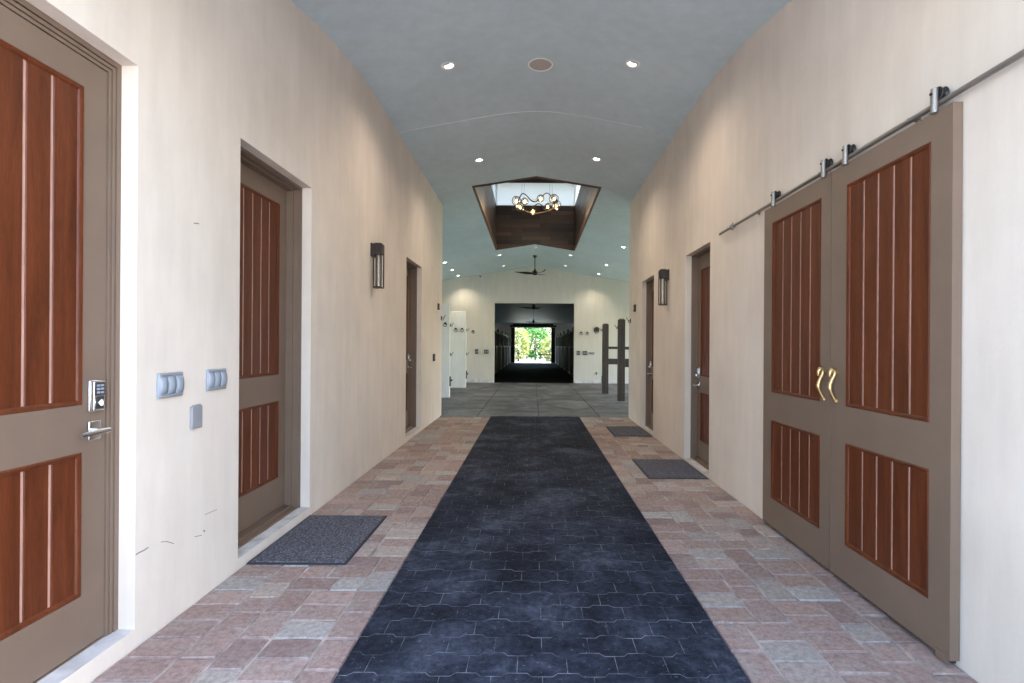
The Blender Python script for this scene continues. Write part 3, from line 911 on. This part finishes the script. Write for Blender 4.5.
# ------------------------------------------------------------------ crossing: partitions, posts, hooks
def partition(y, x1, label):
    t = thing('stall_partition', (x1, y, 0), label, 'partition wall')
    g = MB(); g.box(-4.3, 0, -.08, .08, 0, 2.5); g.build('panel_wall', 'white', t, bevel=.012)
    return t
partition(13.88, -2.215, 'nearer of the two white half-height partitions at the left')
partition(17.08, -2.19, 'farther of the two white half-height partitions at the left')
def divider(x, y, h, label):
    t = thing('stall_divider', (x, y, 0), label, 'post and rail')
    g = MB(); a = .085
    g.loft([[(-a, -a, 0), (a, -a, 0), (a, a, 0), (-a, a, 0)], [(-a, -a, h - .03), (a, -a, h - .03), (a, a, h - .03), (-a, a, h - .03)], [(-a * .55, -a * .55, h), (a * .55, -a * .55, h), (a * .55, a * .55, h), (-a * .55, a * .55, h)]])
    g.build('post', 'post', t, bevel=.006)
    for z0, z1 in ((1.31, 1.385), (.86, 1.03)):
        g = MB(); g.box(a, 3.2, -.03, .03, z0, z1); g.build('rail', 'post', t, bevel=.004)
    g = MB(); g.box(-.02 - a, -a, -.04, .04, .30, .52) if y > 14 else g.box(-a - .015, -a, -.03, .03, .10, .16)
    g.build('bracket', 'dark', t)
divider(2.13, 15.3, 2.06, 'farther dark wood post with rails beyond the right wall')
divider(2.26, 13.3, 2.10, 'nearer dark wood post with rails beyond the right wall')

def hook(p, d, label):
    """coat hook at p projecting along d (unit, horizontal)"""
    t = thing('tack_hook', p, label, 'hook'); d = Vector(d)
    s = Vector((0, 0, 1))
    g = MB(); q = d.cross(s)
    e = lambda a, b, c=0: tuple((d * a + s * b + q * c) * .8)
    g.tube([e(0, -.05), e(.006, -.02), e(.008, .03), e(.006, .05)], [.012, .014, .014, .010], 8); g.build('plate', 'bronze', t)
    g = MB(); g.tube([e(.004, .01), e(.05, .0), e(.085, .02), e(.10, .06)], [.006, .007, .007, .006], 8); g.ball(e(.10, .065), .012)
    g.tube([e(.004, -.03), e(.03, -.055), e(.055, -.045), e(.06, -.02)], [.006, .006, .006, .005], 8); g.ball(e(.06, -.016), .010); g.build('prong', 'bronze', t)
hook((XL, 10.26, 1.93), (1, 0, 0), 'dark hook at the far end of the left corridor wall')
hook((XR, 10.02, 1.89), (-1, 0, 0), 'dark hook at the far end of the right corridor wall')
hook((-2.215, 13.88, 1.93), (1, 0, 0), 'upper hook on the end of the nearer white partition')
hook((-2.215, 13.88, 1.15), (1, 0, 0), 'lower hook on the end of the nearer white partition')
hook((-2.19, 17.08, 1.90), (1, 0, 0), 'upper hook on the end of the farther white partition')
hook((-2.19, 17.08, 1.11), (1, 0, 0), 'lower hook on the end of the farther white partition')
hook((2.043, 15.3, 1.87), (-1, 0, 0), 'dark hook on the farther wood post')
hook((2.172, 13.3, 1.88), (-1, 0, 0), 'dark hook on the nearer wood post')
def ring(p, label, r=.045, m='bronze'):
    t = thing('tie_ring', p, label, 'tie ring')
    g = MB(); g.cyl((0, .006, 0), (0, -.014, 0), .034, 16); g.tube([(0, -.014, 0), (0, -.03, .0), (0, -.034, -.012)], .008, 8); g.build('plate', m, t)
    g = MB(); g.torus((0, -.036, -r * .8), (0, 1, .12), r, .008, 20, 8); g.build('loop', m, t)
ring((-2.33, 13.80, 1.97), 'tie ring on the nearer white partition')
ring((-2.53, 17.0, 1.93), 'left tie ring on the farther white partition', .055)
ring((-2.32, 17.0, 1.93), 'right tie ring on the farther white partition', .055)
ring((-2.25, YB, 1.93), 'tie ring on the white gabled wall left of the barn opening', .05)
ring((1.80, YB, 1.90), 'first tie ring on the white gabled wall right of the barn opening', .05)
ring((2.03, YB, 1.90), 'second tie ring on the white gabled wall right of the barn opening', .05)
t = thing('hose_bracket', (2.38, YB, 2.02), 'dark round hose bracket beside the farther wood post', 'bracket')
g = MB(); g.cyl((0, 0, 0), (0, -.05, 0), .075, 18); g.cyl((0, -.05, 0), (0, -.06, 0), .095, 18); g.build('drum', 'bronze', t)
g = MB(); g.torus((0, -.03, -.05), (0, 1, 0), .09, .012, 20, 8); g.build('hanger_loop', 'bronze', t)
def bumper(x, y, z, label):
    t = thing('latch_plate', (x, y, z), label, 'latch')
    g = MB(); g.box(-.006, .025, -.06, .06, -.13, .13); g.build('plate', 'dark', t, bevel=.004)
    g = MB(); g.cyl((.025, 0, .03), (.07, 0, .03), .025, 12); g.build('bolt', 'dark', t)
bumper(-2.215, 13.88, .43, 'dark latch plate low on the end of the nearer white partition')
bumper(-2.19, 17.08, .43, 'dark latch plate low on the end of the farther white partition')
def outlet(x, z, w, h, mat, label):
    t = thing('outlet_box', (x, YB, z), label, 'outlet')
    g = MB(); g.box(-w / 2, w / 2, -.03, .004, -h / 2, h / 2); g.build('cover', mat, t, bevel=.006)
    for k in (-1, 1):
        g = MB(); g.box(k * w * .22 - w * .12, k * w * .22 + w * .12, -.036, -.03, -h * .3, h * .3)
        g.build('flap', 'grayplastic', t)
outlet(-2.11, 1.16, .12, .17, 'dark', 'dark outlet left of the barn opening, the one farther from it')
outlet(-1.75, 1.16, .17, .15, 'dark', 'dark outlet left of the barn opening, the one closer to it')
outlet(1.70, 1.13, .12, .16, 'dark', 'narrow dark outlet just right of the barn opening')
outlet(1.95, 1.13, .17, .15, 'dark', 'wide dark outlet right of the barn opening')
outlet(2.20, 1.13, .20, .09, 'grayplate', 'pale gray outlet beside the wide dark one right of the barn opening')
t = thing('hose_bibb', (2.38, YB, .36), 'small dull spigot low on the white gabled wall', 'spigot')
g = MB(); g.tube([(0, .006, 0), (0, -.06, 0), (0, -.10, -.03)], [.016, .018, .016], 10); g.build('spout', 'brass', t)
g = MB(); g.torus((0, -.05, .05), (0, 0, 1), .03, .007, 16, 6); g.cyl((0, -.05, 0), (0, -.05, .05), .007, 8); g.build('valve_wheel', 'bronze', t)

# ------------------------------------------------------------------ stall barn beyond
def pierced(x0, x1):
    b = [(x0, x1, YB + .2, YE + .2, -.05, 1.85), (x0, x1, YB + .2, YE + .2, 2.3, 3.3)]
    e = [YB + .2] + [v for k in range(6) for v in (19.9 + k * 3.64 + 1.2, 19.9 + k * 3.64 + 2.4)] + [YE + .2]
    return b + [(x0, x1, e[2 * k], e[2 * k + 1], 1.85, 2.3) for k in range(7)]
wbox('wall_barn_left', pierced(-5.6, -5.4), 'white', 'left outer wall of the stall barn')
wbox('wall_barn_right', pierced(5.4, 5.6), 'white', 'right outer wall of the stall barn')
wbox('wall_barn_end', [(-5.6, -1.46, YE, YE + .2, -.05, 3.3), (1.46, 5.6, YE, YE + .2, -.05, 3.3), (-1.46, 1.46, YE, YE + .2, 2.82, 3.3)], 'white', 'end wall of the stall barn around the far doorway')
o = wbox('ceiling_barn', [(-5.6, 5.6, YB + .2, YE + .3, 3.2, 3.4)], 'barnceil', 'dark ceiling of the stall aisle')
g = MB(); g.box(0.0, .05, YB + .3, YE, 3.17, 3.2); g.build('ridge_conduit', 'black', o)
def stall(x, y0, L, sg, label):
    t = thing('horse_stall', (x, y0, 0), label, 'horse stall', 'horse stall fronts')
    g = MB(); n = 9
    for k in range(n): g.box(-.025, .025, .06, L - .06, .02 + k * .145, .02 + (k + 1) * .145 - .006)
    g.build('lower_boards', 'stallwood', t)
    g = MB(); g.box(-.025, .025, .05, L - .05, 1.32, 1.37); g.box(-.025, .025, .05, L - .05, 2.0, 2.05)
    for k in range(int(L / .11)): g.cyl((0, .08 + k * .11, 1.36), (0, .08 + k * .11, 2.01), .009, 6)
    g.build('grille', 'stallmetal', t)
    g = MB(); a, b = L * .30, L * .66
    for q in (a, b): g.box(-sg * .05 - .02, -sg * .05 + .02, q - .04, q + .04, .05, 2.10)
    g.box(-sg * .05 - .02, -sg * .05 + .02, a, b, .05, .15); g.box(-sg * .05 - .02, -sg * .05 + .02, a, b, 2.02, 2.10); g.box(-sg * .05 - .015, -sg * .05 + .015, a, b, 1.25, 1.35)
    d = g.build('sliding_panel', 'stallmetal', t)
    g = MB(); n = 8
    for q in range(n): g.box(-sg * .05 - .012, -sg * .05 + .012, a + (b - a) * q / n + .008, a + (b - a) * (q + 1) / n - .008, .15, 1.25)
    g.build('upright_boards', 'stallslat', d)
    g = MB(); g.box(-.05, .05, -.05, .05, 0, 2.16); g.lathe([(.075, 2.16), (.075, 2.175), (.03, 2.19), (.05, 2.22), (.045, 2.25), (0, 2.27)], seg=14); g.build('post', 'stallmetal', t)
    g = MB(); g.tube([(0, .05 + 1.1 * f, 2.06 + .12 * (1 - f) ** 2) for f in [i / 8 for i in range(9)]], .02, 8); g.build('swan_neck', 'stallmetal', t)
ORD = ['first', 'second', 'third', 'fourth', 'fifth', 'sixth']
for sd, sg in ((-1, -1), (1, 1)):
    for k in range(6):
        stall(sd * 1.83, 19.9 + k * 3.64, 3.58, sg, '%s dark barred stall front along the %s of the far aisle' % (ORD[k], 'left' if sd < 0 else 'right'))
t = thing('barn_door_track', (0, YE, 2.93), 'dark track box above the bright far doorway', 'door track')
g = MB(); g.box(-1.85, 1.85, -.13, 0, -.06, .10); g.build('track', 'black', t)
g = MB(); g.box(-1.62, 1.62, -.16, -.0, .10, .22); g.build('hood', 'black', t)
for sd in (-1, 1):
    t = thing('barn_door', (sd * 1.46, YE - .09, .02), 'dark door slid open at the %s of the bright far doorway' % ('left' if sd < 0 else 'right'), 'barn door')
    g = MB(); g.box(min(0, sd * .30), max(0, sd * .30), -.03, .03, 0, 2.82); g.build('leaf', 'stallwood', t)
    g = MB()
    for z in (.1, 1.3, 2.6): g.box(min(0, sd * .30), max(0, sd * .30), -.045, -.03, z, z + .15)
    g.build('brace', 'stallmetal', t)

# ------------------------------------------------------------------ greenery outside the far doorway
def plant(name, x, y, h, rad, mat, n, leaf, label, cat, seed, trunk=.4, low=.1, drop=.35):
    rr = random.Random(seed)
    t = thing(name, (x, y, -.02), label, cat)
    g = MB()
    g.tube([(0, 0, 0), (.06, .03, h * trunk * .5), (-.04, .02, h * trunk), (.02, 0, h * .8)], [.10, .085, .06, .02], 8)
    for k in range(5):
        a = rr.uniform(0, 2 * PI); z = h * rr.uniform(.3, .7)
        g.tube([(0, 0, z), (rad * .4 * math.cos(a), rad * .4 * math.sin(a), z + h * .12), (rad * .75 * math.cos(a), rad * .75 * math.sin(a), z + h * .18)], [.045, .03, .012], 6)
    g.build('trunk', 'bark', t)
    g = MB()
    for i in range(n):
        a = rr.uniform(0, 2 * PI); f = rr.uniform(-1, 1); q = math.sqrt(1 - f * f) * rr.uniform(.55, 1) ** .5
        c = Vector((rad * q * math.cos(a), rad * q * math.sin(a), h * (low + (1 - low) * (.5 + .5 * f))))
        d = Vector((math.cos(a) + rr.uniform(-.8, .8), math.sin(a) + rr.uniform(-.8, .8), rr.uniform(-.6, .5))).normalized()
        s = d.cross(Vector((rr.uniform(-.4, .4), rr.uniform(-.4, .4), 1))).normalized(); L = leaf * rr.uniform(.6, 1.3); w = L * .28
        up = s.cross(d)
        p = [c, c + d * L * .45 + s * w + up * .03, c + d * L - Vector((0, 0, L * drop * .6)), c + d * L * .45 - s * w + up * .03]
        m = c + d * L * .5 - up * .02
        V = [g.v(tuple(z)) for z in p]; mv = g.v(tuple(m))
        g.face([V[0], V[1], mv]); g.face([V[1], V[2], mv]); g.face([V[2], V[3], mv]); g.face([V[3], V[0], mv])
    g.build('foliage', mat, t, recalc=False, smooth=False)
def palm(x, y, h, label, seed, mat):
    rr = random.Random(seed); t = thing('palm_tree', (x, y, -.02), label, 'palm tree')
    g = MB(); g.tube([(0, 0, 0), (.10, 0, h * .35), (.05, 0, h * .7), (.0, 0, h)], [.16, .12, .11, .10], 10); g.build('trunk', 'bark', t)
    for k in range(14):
        a = 2 * PI * k / 14 + rr.uniform(-.2, .2); e = rr.uniform(-.1, .9); L = rr.uniform(1.3, 1.8)
        g = MB(); prev = None
        pts = []
        for i in range(9):
            f = i / 8; r = L * f * math.cos(e * (1 - f * .5)); z = h + L * f * math.sin(e) - 1.1 * f * f
            pts.append(Vector((r * math.cos(a), r * math.sin(a), z)))
        g.tube([tuple(p) for p in pts], [.02 - .015 * i / 8 for i in range(9)], 5)
        s = Vector((-math.sin(a), math.cos(a), 0))
        for i in range(1, 9):
            for f in (0, .5):
                p = pts[i] * (1 - f) + pts[i - 1] * f; tdir = (pts[i] - pts[i - 1]).normalized()
                for sg in (-1, 1):
                    l = .42 * math.sin(PI * (i - f) / 9.2) + .08
                    q = p + s * sg * l + tdir * .18 - Vector((0, 0, .16))
                    g.poly([tuple(p - tdir * .02), tuple(p + tdir * .03), tuple((p + q) * .5 + tdir * .03), tuple(q), tuple((p + q) * .5 - tdir * .02)])
        g.build('frond', mat, t, recalc=False, smooth=False)
plant('broadleaf_bush', -1.30, 46.0, 2.9, .70, 'leaf_y', 420, .48, 'yellow green bush at the left inside the far doorway', 'bush', 1)
plant('broadleaf_bush', .20, 49.0, 3.4, 1.10, 'leaf_g', 560, .50, 'bright green bush in the middle of the far doorway', 'bush', 2)
plant('broadleaf_bush', 1.60, 45.9, 2.1, .75, 'leaf_y', 420, .44, 'yellowish bush low at the right of the far doorway', 'bush', 3)
plant('shade_tree', -1.7, 57.2, 5.5, 1.75, 'leaf_g', 1000, .42, 'tall green tree behind the bushes left of the far doorway', 'tree', 4)
plant('shade_tree', 2.3, 57.2, 5.8, 1.80, 'leaf_d', 1000, .42, 'darker tall tree behind the bushes right of the far doorway', 'tree', 5)
palm(-.6, 52.2, 3.0, 'palm with arching fronds seen through the far doorway', 6, 'leaf_g')
plant('shade_tree', -5.4, 60.5, 6.5, 2.1, 'leaf_d', 1000, .45, 'dark tree farthest left beyond the far doorway', 'tree', 8)
plant('shade_tree', .3, 62.8, 7.0, 2.4, 'leaf_y', 1200, .45, 'pale tall tree deepest in the middle beyond the far doorway', 'tree', 10)
plant('shade_tree', 5.8, 61.0, 6.5, 2.2, 'leaf_g', 1000, .45, 'green tree farthest right beyond the far doorway', 'tree', 9)
t = thing('rail_fence', (0, 44.6, 0), 'low dark rail fence just outside the far doorway at the right', 'fence')
for k in range(3):
    g = MB(); g.box(.55 + k * 1.1, .65 + k * 1.1, -.05, .05, -.02, .75); g.build('fence_post', 'stallwood', t)
for z in (.28, .6):
    g = MB(); g.box(.45, 3.0, -.02, .02, z, z + .09); g.build('fence_rail', 'stallwood', t)

# ------------------------------------------------------------------ daylight
w = bpy.data.worlds.new('sky'); SC.world = w; w.use_nodes = True
nt = w.node_tree; bg = nt.nodes['Background']
sky = nt.nodes.new('ShaderNodeTexSky'); sky.sky_type = 'NISHITA'
sky.sun_disc = False; sky.sun_elevation = math.radians(52); sky.sun_rotation = math.radians(93)
sky.air_density = 1.0; sky.dust_density = 1.5; sky.ozone_density = 1.0
nt.links.new(sky.outputs[0], bg.inputs['Color']); bg.inputs['Strength'].default_value = .62
S = bpy.data.lights.new('sun', 'SUN'); S.energy = 6.5; S.angle = math.radians(.6); S.color = (1, .96, .90)
so = bpy.data.objects.new('sun', S); COL.objects.link(so)
az = math.radians(3); el = math.radians(52)     # from the right and a little behind the camera
d = Vector((math.cos(el) * math.cos(az), -math.cos(el) * math.sin(az), math.sin(el)))
so.rotation_euler = d.to_track_quat('Z', 'Y').to_euler(); so.location = (20, -10, 25)

# ------------------------------------------------------------------ camera
cam = bpy.data.cameras.new('camera'); co = bpy.data.objects.new('camera', cam); COL.objects.link(co)
cam.sensor_fit = 'HORIZONTAL'; cam.sensor_width = 36; cam.lens = 36 * 520 / 1024
cam.shift_x = -21 / 1024; cam.shift_y = 4 / 1024; cam.clip_start = .05; cam.clip_end = 500
co.matrix_world = Matrix.Translation((0, 0, 1.4)) @ Matrix.Rotation(PI / 2, 4, 'X') @ Matrix.Rotation(.0065, 4, 'Z')
SC.camera = co

vs = SC.view_settings
vs.view_transform = 'Standard'; vs.look = 'None'; vs.gamma = 1; vs.use_curve_mapping = False
vs.exposure = 1.45
SC.cycles.use_denoising = True
SC.cycles.max_bounces = 10; SC.cycles.diffuse_bounces = 7; SC.cycles.transparent_max_bounces = 12
SC.cycles.sample_clamp_indirect = 6; SC.cycles.caustics_reflective = False; SC.cycles.caustics_refractive = False
